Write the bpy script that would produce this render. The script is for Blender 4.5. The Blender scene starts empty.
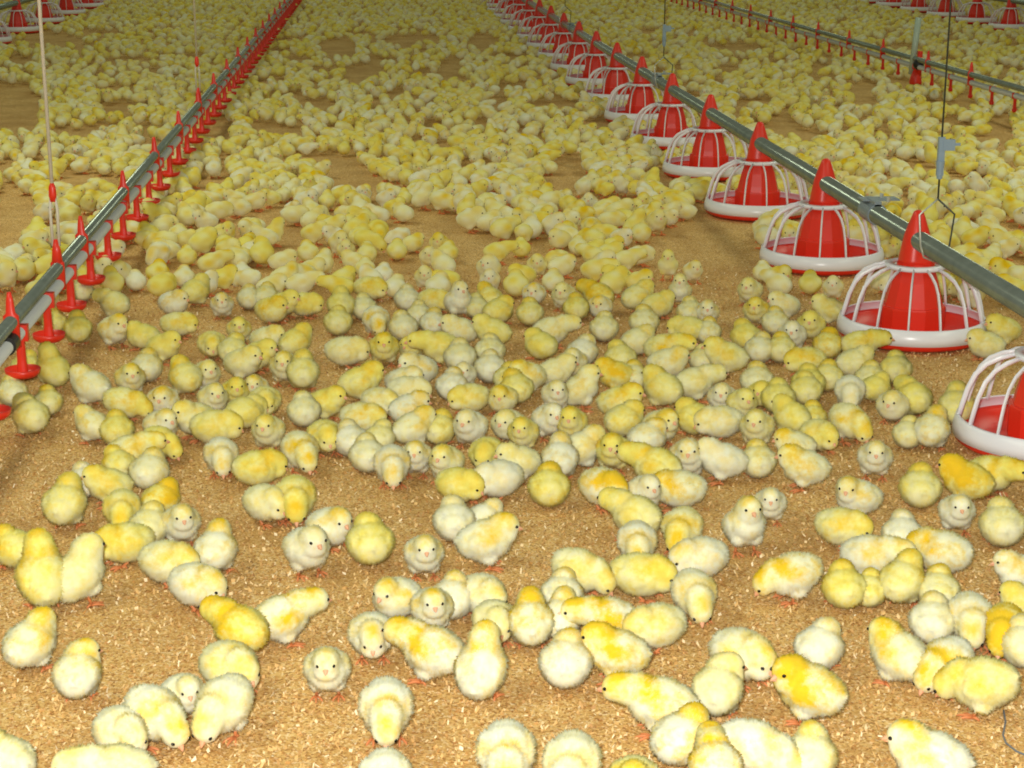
import bpy, bmesh, math, random
import numpy as np
from mathutils import Vector, Matrix
random.seed(7); rng = np.random.default_rng(7)
SC = bpy.context.scene; COL = SC.collection
# ---------------------------------------------------------------- camera
F, W, H = 1750.0, 1024, 768
HORIZON, VPX, CAM_H = -95.0, 370.0, 0.98
P = math.atan((384 - HORIZON) / F)
YAW = math.atan((512 - VPX) * math.cos(P) / F)
cam_data = bpy.data.cameras.new('camera'); cam = bpy.data.objects.new('camera', cam_data); COL.objects.link(cam)
cam.location = (0, 0, CAM_H); cam.rotation_euler = (math.pi/2 - P, 0, -YAW)
cam_data.sensor_width = 36; cam_data.lens = F / W * 36; cam_data.clip_start = .05; cam_data.clip_end = 200
SC.camera = cam
# ---------------------------------------------------------------- light: dim house light from everywhere plus the camera's flash
world = bpy.data.worlds.new('house_light'); SC.world = world; world.use_nodes = True
bg = world.node_tree.nodes['Background']; bg.inputs[0].default_value = (0.95, 1.0, 0.74, 1); bg.inputs[1].default_value = 0.165
fl = bpy.data.lights.new('camera_flash', 'POINT'); fl.energy = 255; fl.shadow_soft_size = 0.03; fl.color = (1.0, .97, .93)
flo = bpy.data.objects.new('camera_flash', fl); COL.objects.link(flo); flo.location = (-0.05, 0.0, CAM_H + 0.07)
for i_ in range(6):                                   # two rows of tube lamps under the house roof
    for x_ in (-1.6, 3.2):
        la = bpy.data.lights.new('ceiling_tube', 'AREA'); la.shape = 'RECTANGLE'; la.size = .5; la.size_y = 2.4; la.energy = 31 if i_ < 2 else 8.5; la.color = (.97, 1.0, .76) if i_ < 2 else (.90, 1.0, .66)
        lo = bpy.data.objects.new('ceiling_tube', la); COL.objects.link(lo); lo.location = (x_, 1.5 + 4.2*i_, 2.6)
vs = SC.view_settings; vs.view_transform = 'Standard'; vs.look = 'None'; vs.gamma = 1; vs.use_curve_mapping = False; vs.exposure = 0.0
SC.display_settings.display_device = 'sRGB'
SC.cycles.filter_width = 1.9
# ---------------------------------------------------------------- pixel <-> place
FWD = Vector((math.sin(YAW)*math.cos(P), math.cos(YAW)*math.cos(P), -math.sin(P)))
RIGHT = Vector((math.cos(YAW), -math.sin(YAW), 0)); UP = RIGHT.cross(FWD)
CAMP = Vector((0, 0, CAM_H))
def at(px, py, z=0.0):
    d = FWD + RIGHT*((px-512)/F) - UP*((py-384)/F)
    return CAMP + d*((z-CAM_H)/d.z)
def project(pts):
    q = np.asarray(pts, float) - np.array(CAMP)
    z = q @ np.array(FWD)
    return 512 + F*(q @ np.array(RIGHT))/z, 384 - F*(q @ np.array(UP))/z
# ---------------------------------------------------------------- materials
def mat(name, col, rough=.5, metal=0.0, spec=.5, trans=0.0):
    m = bpy.data.materials.new(name); m.use_nodes = True
    b = m.node_tree.nodes['Principled BSDF']
    b.inputs['Base Color'].default_value = (*col, 1); b.inputs['Roughness'].default_value = rough
    b.inputs['Metallic'].default_value = metal; b.inputs['Specular IOR Level'].default_value = spec
    return m
def N(nt, t, **kw):
    n = nt.nodes.new(t)
    for k, v in kw.items(): setattr(n, k, v)
    return n
def mixc(nt, fac, a, b):
    m = N(nt, 'ShaderNodeMix', data_type='RGBA')
    for sock, v in ((m.inputs[0], fac), (m.inputs[6], a), (m.inputs[7], b)):
        if hasattr(v, 'links'): nt.links.new(v, sock)
        else: sock.default_value = (*v, 1) if isinstance(v, tuple) else v
    return m.outputs[2]
def math_(nt, op, a, b=0.0, clamp=False):
    m = N(nt, 'ShaderNodeMath', operation=op, use_clamp=clamp)
    for sock, v in ((m.inputs[0], a), (m.inputs[1], b)):
        if hasattr(v, 'links'): nt.links.new(v, sock)
        else: sock.default_value = v
    return m.outputs[0]
WHITE, YELLOW, DEEP = (.90, .89, .66), (.90, .80, .17), (.86, .56, .012)
def down_material():
    m = bpy.data.materials.new('chick_down'); m.use_nodes = True; nt = m.node_tree; b = nt.nodes['Principled BSDF']
    oi = N(nt, 'ShaderNodeObjectInfo'); sep = N(nt, 'ShaderNodeSeparateColor'); nt.links.new(oi.outputs['Color'], sep.inputs[0])
    at_ = N(nt, 'ShaderNodeAttribute', attribute_name='mark'); sa = N(nt, 'ShaderNodeSeparateColor'); nt.links.new(at_.outputs['Color'], sa.inputs[0])
    tc = N(nt, 'ShaderNodeTexCoord'); seed = math_(nt, 'MULTIPLY', sep.outputs[2], 91.0)
    va = N(nt, 'ShaderNodeVectorMath', operation='ADD'); nt.links.new(tc.outputs['Object'], va.inputs[0])
    cb = N(nt, 'ShaderNodeCombineXYZ'); nt.links.new(seed, cb.inputs[0]); nt.links.new(seed, cb.inputs[1]); nt.links.new(cb.outputs[0], va.inputs[1])
    n1 = N(nt, 'ShaderNodeTexNoise'); n1.inputs['Scale'].default_value = 42; n1.inputs['Detail'].default_value = 2; nt.links.new(va.outputs[0], n1.inputs['Vector'])
    n2 = N(nt, 'ShaderNodeTexNoise'); n2.inputs['Scale'].default_value = 300; n2.inputs['Detail'].default_value = 2; nt.links.new(va.outputs[0], n2.inputs['Vector'])
    n4 = N(nt, 'ShaderNodeTexNoise'); n4.inputs['Scale'].default_value = 130; n4.inputs['Detail'].default_value = 3; nt.links.new(va.outputs[0], n4.inputs['Vector'])
    d = math_(nt, 'SUBTRACT', math_(nt, 'ADD', math_(nt, 'MULTIPLY', n1.outputs[0], .75), math_(nt, 'MULTIPLY', n4.outputs[0], .55)), .65)
    t = math_(nt, 'ADD', sep.outputs[0], math_(nt, 'MULTIPLY', d, 1.1))
    t = math_(nt, 'ADD', t, math_(nt, 'MULTIPLY', math_(nt, 'MULTIPLY', sa.outputs[2], sep.outputs[1]), .45))
    t = math_(nt, 'SUBTRACT', t, math_(nt, 'MULTIPLY', sa.outputs[1], .4), True)
    c = mixc(nt, t, WHITE, YELLOW)
    q = math_(nt, 'ADD', math_(nt, 'MULTIPLY', d, 1.6), math_(nt, 'MULTIPLY', sa.outputs[0], 1.0))
    q = math_(nt, 'MULTIPLY', q, sep.outputs[1])
    q = math_(nt, 'ADD', q, math_(nt, 'MAXIMUM', math_(nt, 'SUBTRACT', sep.outputs[1], 1.45), 0.0), True)
    c = mixc(nt, q, c, DEEP)
    c = mixc(nt, math_(nt, 'MULTIPLY', n2.outputs[0], .12), c, (.62, .56, .30))
    nt.links.new(c, b.inputs['Base Color']); b.inputs['Roughness'].default_value = 1.0; b.inputs['Specular IOR Level'].default_value = .05
    b.inputs['Subsurface Weight'].default_value = .2; b.inputs['Subsurface Scale'].default_value = .006; b.inputs['Subsurface Radius'].default_value = (1, .8, .45)
    return m
def flock_material():
    m = bpy.data.materials.new('flock_down'); m.use_nodes = True; nt = m.node_tree; b = nt.nodes['Principled BSDF']
    a = N(nt, 'ShaderNodeAttribute', attribute_name='plumage'); nt.links.new(a.outputs['Color'], b.inputs['Base Color'])
    b.inputs['Roughness'].default_value = 1.0; b.inputs['Specular IOR Level'].default_value = .05
    return m
def litter_material():
    m = bpy.data.materials.new('litter'); m.use_nodes = True; nt = m.node_tree; b = nt.nodes['Principled BSDF']
    tc = N(nt, 'ShaderNodeTexCoord')
    v = N(nt, 'ShaderNodeTexVoronoi'); v.inputs['Scale'].default_value = 330; nt.links.new(tc.outputs['Object'], v.inputs['Vector'])
    sv = N(nt, 'ShaderNodeSeparateColor'); nt.links.new(v.outputs['Color'], sv.inputs[0])
    cr = N(nt, 'ShaderNodeValToRGB'); nt.links.new(sv.outputs[0], cr.inputs[0])
    e = cr.color_ramp.elements; e[0].position = 0; e[0].color = (.34, .16, .050, 1); e[1].position = 1; e[1].color = (.92, .72, .42, 1)
    for p_, c_ in ((.18, (.58, .32, .10)), (.5, (.74, .46, .155)), (.8, (.84, .57, .225))):
        k = e.new(p_); k.color = (*c_, 1)
    n = N(nt, 'ShaderNodeTexNoise'); n.inputs['Scale'].default_value = 5; n.inputs['Detail'].default_value = 5; nt.links.new(tc.outputs['Object'], n.inputs['Vector'])
    r2 = N(nt, 'ShaderNodeMapRange'); r2.inputs[1].default_value = .42; r2.inputs[2].default_value = .68; r2.inputs[3].default_value = 0; r2.inputs[4].default_value = .45
    nt.links.new(n.outputs[0], r2.inputs[0])
    c = mixc(nt, r2.outputs[0], cr.outputs[0], (.42, .21, .065))
    nt.links.new(c, b.inputs['Base Color']); b.inputs['Roughness'].default_value = .95; b.inputs['Specular IOR Level'].default_value = .1
    n3 = N(nt, 'ShaderNodeTexNoise'); n3.inputs['Scale'].default_value = 260; n3.inputs['Detail'].default_value = 3; nt.links.new(tc.outputs['Object'], n3.inputs['Vector'])
    bp = N(nt, 'ShaderNodeBump'); bp.inputs['Strength'].default_value = .6; bp.inputs['Distance'].default_value = .004
    nt.links.new(n3.outputs[0], bp.inputs['Height']); nt.links.new(bp.outputs[0], b.inputs['Normal'])
    return m
def flake_material():
    m = bpy.data.materials.new('husk'); m.use_nodes = True; nt = m.node_tree; b = nt.nodes['Principled BSDF']
    g = N(nt, 'ShaderNodeNewGeometry')
    cr = N(nt, 'ShaderNodeValToRGB'); nt.links.new(g.outputs['Random Per Island'], cr.inputs[0])
    e = cr.color_ramp.elements; e[0].color = (.46, .24, .08, 1); e[1].color = (.95, .82, .55, 1)
    for p_, c_ in ((.3, (.64, .38, .125)), (.65, (.76, .50, .19)), (.9, (.86, .66, .35))):
        k = e.new(p_); k.color = (*c_, 1)
    nt.links.new(cr.outputs[0], b.inputs['Base Color']); b.inputs['Roughness'].default_value = .7
    return m
def pipe_material():
    m = bpy.data.materials.new('galvanised_steel'); m.use_nodes = True; nt = m.node_tree; b = nt.nodes['Principled BSDF']
    tc = N(nt, 'ShaderNodeTexCoord'); n = N(nt, 'ShaderNodeTexNoise'); n.inputs['Scale'].default_value = 24; n.inputs['Detail'].default_value = 4
    nt.links.new(tc.outputs['Object'], n.inputs['Vector'])
    nt.links.new(mixc(nt, n.outputs[0], (.20, .235, .20), (.38, .43, .38)), b.inputs['Base Color'])
    b.inputs['Metallic'].default_value = .65; b.inputs['Roughness'].default_value = .22
    return m
M = {}
M['down'] = down_material(); M['flock'] = flock_material(); M['litter'] = litter_material(); M['husk'] = flake_material(); M['pipe'] = pipe_material()
M['beak'] = mat('beak_horn', (.80, .42, .24), .5); M['eye'] = mat('eye_black', (.006, .005, .005), .12); M['leg'] = mat('leg_skin', (.66, .23, .08), .6)
M['red'] = mat('red_plastic', (.84, .035, .014), .35); M['white'] = mat('white_plastic', (.88, .88, .93), .28); M['grey'] = mat('grey_plastic', (.24, .29, .33), .4)
M['pvc'] = mat('pale_pvc', (.55, .57, .53), .35); M['black'] = mat('black_rubber', (.012, .012, .012), .4); M['cord'] = mat('pale_cord', (.72, .68, .58), .8)
M['steel_rope'] = mat('dark_wire_rope', (.07, .08, .07), .5, .4); M['wire'] = mat('bright_wire', (.62, .64, .60), .35, .6); M['blue'] = mat('blue_grey_plastic', (.26, .36, .46), .35)
M['tube'] = mat('clear_grey_tube', (.45, .55, .47), .2); M['yarn'] = mat('grey_thread', (.16, .18, .20), .7)
# ---------------------------------------------------------------- mesh helpers
def link(name, me, parent=None, loc=None):
    o = bpy.data.objects.new(name, me); COL.objects.link(o)
    if parent is not None: o.parent = parent
    if loc is not None: o.location = loc
    return o
def pydata(name, v, f, m, smooth=True):
    me = bpy.data.meshes.new(name); me.from_pydata([tuple(p) for p in v], [], f); me.materials.append(m)
    bm = bmesh.new(); bm.from_mesh(me); bmesh.ops.recalc_face_normals(bm, faces=bm.faces); bm.to_mesh(me); bm.free()
    if smooth: me.polygons.foreach_set('use_smooth', [True]*len(me.polygons))
    return me
def join(parts):
    V, Fc = [], []
    for v, f in parts:
        k = len(V); V += [Vector(p) for p in v]; Fc += [[i+k for i in q] for q in f]
    return V, Fc
def tube(path, radii, n=10, closed=True, squash=None):
    """sweep along path; radii = number or list; squash=(a,b) scales the two cross axes"""
    path = [Vector(p) for p in path]; L = len(path)
    if not hasattr(radii, '__len__'): radii = [radii]*L
    v, f = [], []; ref = None
    for i, p in enumerate(path):
        t = (path[min(i+1, L-1)] - path[max(i-1, 0)]).normalized()
        if ref is None: ref = Vector((0, 0, 1)) if abs(t.z) < .9 else Vector((1, 0, 0))
        a = t.cross(ref).normalized(); b = a.cross(t).normalized(); ref = b
        sa, sb = squash or (1, 1)
        for k in range(n):
            w = 2*math.pi*k/n
            v.append(p + a*math.cos(w)*radii[i]*sa + b*math.sin(w)*radii[i]*sb)
    for i in range(L-1):
        for k in range(n):
            f.append([i*n+k, i*n+(k+1) % n, (i+1)*n+(k+1) % n, (i+1)*n+k])
    if closed: f.append(list(range(n))[::-1]); f.append([(L-1)*n+k for k in range(n)])
    return v, f
def lathe(prof, n=40, close=False):
    v, f = [], []
    for r, z in prof:
        for k in range(n):
            w = 2*math.pi*k/n; v.append(Vector((r*math.cos(w), r*math.sin(w), z)))
    L = len(prof); R = L if close else L-1
    for i in range(R):
        for k in range(n):
            j = (i+1) % L
            f.append([i*n+k, i*n+(k+1) % n, j*n+(k+1) % n, j*n+k])
    return v, f
def loft(secs, n=20, e=2.6):
    """superellipse sections (cx, cy, z, rx, ry)"""
    v, f = [], []
    for cx, cy, z, rx, ry in secs:
        for k in range(n):
            w = 2*math.pi*k/n; c, s = math.cos(w), math.sin(w)
            v.append(Vector((cx + rx*math.copysign(abs(c)**(2/e), c), cy + ry*math.copysign(abs(s)**(2/e), s), z)))
    for i in range(len(secs)-1):
        for k in range(n): f.append([i*n+k, i*n+(k+1) % n, (i+1)*n+(k+1) % n, (i+1)*n+k])
    f.append(list(range(n))[::-1]); f.append([(len(secs)-1)*n+k for k in range(n)])
    return v, f
def ball(c, r, n=10, m=7):
    r = r if hasattr(r, '__len__') else (r, r, r); c = Vector(c)
    v = [c + Vector((0, 0, -r[2]))]; f = []
    for i in range(1, m):
        a = -math.pi/2 + math.pi*i/m
        for k in range(n):
            w = 2*math.pi*k/n; v.append(c + Vector((r[0]*math.cos(a)*math.cos(w), r[1]*math.cos(a)*math.sin(w), r[2]*math.sin(a))))
    v.append(c + Vector((0, 0, r[2])))
    for k in range(n): f.append([0, 1+(k+1) % n, 1+k])
    for i in range(m-2):
        for k in range(n):
            p = 1+i*n; f.append([p+k, p+(k+1) % n, p+n+(k+1) % n, p+n+k])
    p = 1+(m-2)*n
    for k in range(n): f.append([p+k, p+(k+1) % n, len(v)-1])
    return v, f
def box(c, s, rz=0):
    R = Matrix.Rotation(rz, 3, 'Z'); v = []
    for dz in (-1, 1):
        for dx, dy in ((-1, -1), (1, -1), (1, 1), (-1, 1)):
            v.append(Vector(c) + R @ Vector((dx*s[0]/2, dy*s[1]/2, dz*s[2]/2)))
    return v, [[3, 2, 1, 0], [4, 5, 6, 7], [0, 1, 5, 4], [1, 2, 6, 5], [2, 3, 7, 6], [3, 0, 4, 7]]
def tag(o, label=None, cat=None, group=None, kind=None):
    for k, v in (('label', label), ('category', cat), ('group', group), ('kind', kind)):
        if v: o[k] = v
    return o
def empty(name, loc=(0, 0, 0), rz=0.0):
    o = bpy.data.objects.new(name, None); COL.objects.link(o); o.location = loc; o.rotation_euler = (0, 0, rz); o.empty_display_size = .05
    return o
# ---------------------------------------------------------------- setting: the litter floor
fv = [Vector((x, y, 0)) for y in (-3, 42) for x in (-16, 22)]
floor = link('floor', pydata('floor', fv, [[0, 1, 3, 2]], M['litter'], False)); tag(floor, 'tan wood shaving litter covering the house floor', kind='structure')
def scatter_husks(n=75000):
    v = np.zeros((n, 4, 3)); py = rng.uniform(0, 1, n); 
    d = 1.45 + 3.3*py**1.25; lat = rng.uniform(-1, 1, n)
    x = lat*(d*.34+.12) + np.tan(YAW)*d; 
    a = rng.uniform(0, math.pi, n); L = rng.uniform(.0012, .0031, n); B = rng.uniform(.0007, .0014, n); z = rng.uniform(.0006, .003, n)
    ux, uy = np.cos(a), np.sin(a); ti = rng.normal(0, .75, n)*L; tj = rng.normal(0, 1.0, n)*B
    for k, (s, t) in enumerate(((-1, -1), (1, -1), (1, 1), (-1, 1))):
        v[:, k, 0] = x + s*ux*L - t*uy*B; v[:, k, 1] = d + s*uy*L + t*ux*B; v[:, k, 2] = np.maximum(.0002, z + s*ti + t*tj)
    me = bpy.data.meshes.new('litter_flakes'); me.vertices.add(4*n); me.vertices.foreach_set('co', v.reshape(-1))
    me.loops.add(4*n); me.loops.foreach_set('vertex_index', np.arange(4*n, dtype=np.int32)); me.polygons.add(n)
    me.polygons.foreach_set('loop_start', np.arange(0, 4*n, 4, dtype=np.int32)); me.update(); me.validate(); me.materials.append(M['husk'])
    o = link('litter_flakes', me); tag(o, 'loose pale wood flakes scattered over the near litter', 'litter', kind='stuff')
scatter_husks()
# ---------------------------------------------------------------- chick poses
def rotm(yaw=0, pitch=0):
    return Matrix.Rotation(yaw, 3, 'Z') @ Matrix.Rotation(-pitch, 3, 'Y')
R_ = math.radians
# pose: head centre, head yaw, head pitch, body centre, body pitch, low (resting)
POSES = {
 's': ((.028, 0, .064), 0, -14, (-.003, 0, .041), 14, 0),
 't': ((.023, .012, .064), 62, -12, (-.003, 0, .041), 12, 0),
 'p': ((.041, 0, .031), 0, -52, (-.001, 0, .042), -10, 0),
 'h': ((.034, 0, .043), 0, -40, (-.003, 0, .036), 2, 1),
 'r': ((.024, .003, .053), 18, -22, (-.003, 0, .034), 8, 1),
 'u': ((.019, 0, .081), 0, -10, (-.004, 0, .044), 38, 0),
 'l': ((.047, 0, .056), 0, -8, (-.005, 0, .040), 10, 0),
}
def chick_elements(pose):
    hc, hy, hp, bc, bp, low = POSES[pose]
    hc, bc = Vector(hc), Vector(bc); B = rotm(0, R_(bp)); Hd = rotm(R_(hy), R_(hp))
    el = []                                             # (centre, radii, rotation)
    b = lambda p: bc + B @ Vector(p)
    wide = 1.08 if low else 1.0
    el.append((bc, (.0335, .0300*wide, .0290), B))
    el.append((b((.014, 0, -.001)), (.0235, .0265*wide, .0260), B))
    el.append((b((-.018, 0, .002)), (.0225, .0245*wide, .0225), B))
    el.append((b((-.034, 0, .010)), (.0085, .0070, .0060), B))
    for s in (-1, 1):
        el.append((b((-.004, s*.0240*wide, .003)), (.022, .0070, .015), B @ Matrix.Rotation(s*.12, 3, 'Z') @ Matrix.Rotation(R_(12), 3, 'Y')))
        if not low: el.append((b((.000, s*.014, -.021)), (.013, .0110, .011), B))
    n0 = b((.022, 0, .010)); 
    for k in range(1, 4):
        t = k/4; el.append((n0.lerp(hc - Hd @ Vector((.006, 0, .002)), t), (.0205-.002*t,)*3, Matrix.Identity(3)))
    if pose not in 'pl': el.append((hc + Vector((-.002, 0, -.013)), (.0175, .0185, .0150), Matrix.Identity(3)))
    el.append((hc, (.0188, .0172, .0172), Hd))
    el.append((hc + Hd @ Vector((.006, 0, -.004)), (.0130, .0142, .0112), Hd))
    return el, hc, Hd, bc, B, low
def body_mesh(pose, voxel, smooth_it):
    el, *_ = chick_elements(pose)
    parts = []
    for c, r, Rm in el:
        v, f = ball((0, 0, 0), r, 20, 14); parts.append(([c + Rm @ p for p in v], f))
    V, Fc = join(parts)
    me = bpy.data.meshes.new('tmp'); me.from_pydata([tuple(p) for p in V], [], Fc); o = link('tmp', me)
    r = o.modifiers.new('r', 'REMESH'); r.mode = 'VOXEL'; r.voxel_size = voxel
    s = o.modifiers.new('s', 'SMOOTH'); s.iterations = smooth_it; s.factor = .5
    dg = bpy.context.evaluated_depsgraph_get(); ev = o.evaluated_get(dg); m2 = bpy.data.meshes.new_from_object(ev)
    nv = len(m2.vertices); co = np.empty(nv*3); m2.vertices.foreach_get('co', co); no = np.empty(nv*3); m2.vertex_normals.foreach_get('vector', no)
    faces = [list(p.vertices) for p in m2.polygons]
    bpy.data.objects.remove(o); bpy.data.meshes.remove(me); bpy.data.meshes.remove(m2)
    return co.reshape(-1, 3), no.reshape(-1, 3), faces
def marks(pose, V):
    """r: deep-yellow crown, nape and wing patches; g: pale belly, cheeks and rump"""
    el, hc, Hd, bc, B, low = chick_elements(pose)
    q = (V - np.array(hc)) @ np.array(Hd); d = (V - np.array(bc)) @ np.array(B)
    g = lambda a, c, s: np.exp(-(((a - np.array(c))/np.array(s))**2).sum(1))
    r = .9*g(q, (-.004, 0, .013), (.013, .012, .012)) + .75*g(d, (.020, 0, .020), (.012, .026, .014))
    for s in (-1, 1): r += .55*g(d, (.004, s*.026, .010), (.016, .012, .010))
    w = g(d, (0, 0, -.026), (.05, .05, .016)) + .6*g(d, (-.046, 0, .006), (.018, .03, .02)) + .8*g(q, (.012, 0, -.006), (.012, .02, .010))
    return np.clip(r, 0, 1), np.clip(w, 0, 1), np.clip(1.15*g(q, (-.004, 0, .004), (.020, .021, .019)), 0, 1)
def down_mesh(pose, mirror=False):
    V, Nn, faces = body_mesh(pose, .0021, 14)
    el, hc, Hd, *_ = chick_elements(pose); hc = np.array(hc)
    rr = np.random.default_rng(abs(hash(pose)) % 999 if False else ord(pose))
    C = np.array([V[f].mean(0) for f in faces]); CN = np.array([Nn[f].mean(0) for f in faces]); CN /= np.linalg.norm(CN, axis=1)[:, None]+1e-9
    face_front = hc + np.array(Hd @ Vector((.013, 0, -.001)))
    near = np.clip((np.linalg.norm(C - face_front, axis=1) - .006)/.026, .08, 1)
    lay = np.array([-.55, 0, -.25]); lay = lay - CN*(CN @ lay)[:, None]
    lump = .5 + .5*np.sin(C[:, 0]*420 + ord(pose))*np.sin(C[:, 1]*390)*np.sin(C[:, 2]*410)
    length = np.where(rr.random(len(C)) < .36, .0018 + .0028*rr.random(len(C)) + .0008*lump, .0003)*near
    T = C + CN*length[:, None] + lay*(length*rr.uniform(.2, 1.0, len(C)))[:, None] + rr.normal(0, .0005, C.shape)*near[:, None]
    A = np.vstack([V, T]); k0 = len(V); tri = []
    for i, f in enumerate(faces):
        for a in range(len(f)): tri.append((f[a], f[(a+1) % len(f)], k0+i))
    r, w, hd = marks(pose, A)
    if mirror: A = A*np.array([1, -1, 1]); tri = [t[::-1] for t in tri]
    me = bpy.data.meshes.new('chick'); me.from_pydata(A.tolist(), [], tri); me.materials.append(M['down'])
    me.polygons.foreach_set('use_smooth', [True]*len(me.polygons))
    colr = np.ones((len(A), 4), np.float32); colr[:, 0] = r; colr[:, 1] = w; colr[:, 2] = hd
    ca = me.color_attributes.new('mark', 'FLOAT_COLOR', 'POINT'); ca.data.foreach_set('color', colr.reshape(-1))
    NN = np.vstack([Nn, CN*.9 + rr.normal(0, .06, CN.shape)]); NN /= np.linalg.norm(NN, axis=1)[:, None]
    if mirror: NN = NN*np.array([1, -1, 1])
    me.normals_split_custom_set_from_vertices(NN.tolist())
    return me
def beak_shape(pose):
    el, hc, Hd, *_ = chick_elements(pose)
    up = [(.0145, .0, .0004, .0046, .0034), (.0185, 0, -.0002, .0038, .0028), (.0228, 0, -.0012, .0022, .0018), (.0252, 0, -.0024, .0006, .0006)]
    lo = [(.0145, 0, -.0034, .0038, .0018), (.0190, 0, -.0036, .0028, .0014), (.0226, 0, -.0036, .0008, .0007)]
    out = []
    for secs in (up, lo):
        v, f = [], []; n = 10
        for x, y, z, ry, rz in secs:
            for k in range(n):
                w = 2*math.pi*k/n; v.append(hc + Hd @ Vector((x, y + ry*math.cos(w), z + rz*math.sin(w))))
        for i in range(len(secs)-1):
            for k in range(n): f.append([i*n+k, i*n+(k+1) % n, (i+1)*n+(k+1) % n, (i+1)*n+k])
        f.append(list(range(n))[::-1]); f.append([(len(secs)-1)*n+k for k in range(n)]); out.append((v, f))
    return join(out)
def eye_shape(pose, s):
    el, hc, Hd, *_ = chick_elements(pose); v, f = ball((0, 0, 0), (.0026, .0020, .0023), 10, 8)
    c = Vector((.0132, s*.0114, .0036)); Rz = Matrix.Rotation(-s*.5, 3, 'Z')
    return [hc + Hd @ (c + Rz @ p) for p in v], f
def leg_shape(pose, s):
    low = POSES[pose][5]; x0 = .002; y = s*.0145; top = .016 if low else .026; fx = .010 if low else .004
    parts = [tube([(x0-.004, y, top), (x0-.001, y, top*.55), (fx, y*1.08, .0035)], [.0030, .0022, .0022], 8)]
    for a, L in ((-.55, .017), (0, .020), (.55, .017), (math.pi-.1*s, .008)):
        d = Vector((math.cos(a), math.sin(a), 0)); o = Vector((fx, y*1.08, .0032))
        parts.append(tube([o, o + d*L*.5 + Vector((0, 0, .0006)), o + d*L*.85 + Vector((0, 0, -.0010)), o + d*L + Vector((0, 0, -.0026))], [.0021, .0018, .0014, .0005], 7))
    return join(parts)
KIT = {}
for p in POSES:
    KIT[p] = dict(chick=down_mesh(p), beak=pydata('beak', *beak_shape(p), M['beak']),
                  eyes=[pydata('eye', *eye_shape(p, s), M['eye']) for s in (-1, 1)], legs=[pydata('leg', *leg_shape(p, s), M['leg']) for s in (-1, 1)])
def mirrored(me):
    m2 = me.copy(); m2.transform(Matrix.Scale(-1, 4, (0, 1, 0))); m2.flip_normals(); return m2
KIT['T'] = dict(chick=down_mesh('t', True), beak=mirrored(KIT['t']['beak']), eyes=[mirrored(e) for e in KIT['t']['eyes']], legs=[mirrored(e) for e in KIT['t']['legs']])
KIT['R'] = dict(chick=down_mesh('r', True), beak=mirrored(KIT['r']['beak']), eyes=[mirrored(e) for e in KIT['r']['eyes']], legs=[mirrored(e) for e in KIT['r']['legs']])
PROTO = {}
def build_proto(p):
    k = KIT[p]; root = link('chick', k['chick'])
    link('beak', k['beak'], root)
    for e in k['eyes']: link('eye', e, root)
    for e in k['legs']: link('leg', e, root)
    PROTO[p] = [root, False]
def place_chick(p, loc, rz, sc, col):
    if p not in PROTO: build_proto(p)
    root, used = PROTO[p]
    if used:
        r = root.copy(); COL.objects.link(r)
        for ch in list(root.children):
            c = ch.copy(); COL.objects.link(c); c.parent = r
    else: r = root; PROTO[p][1] = True
    r.location = loc; r.rotation_euler = (0, 0, rz); r.scale = (sc,)*3; r.color = col
    return r
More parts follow.
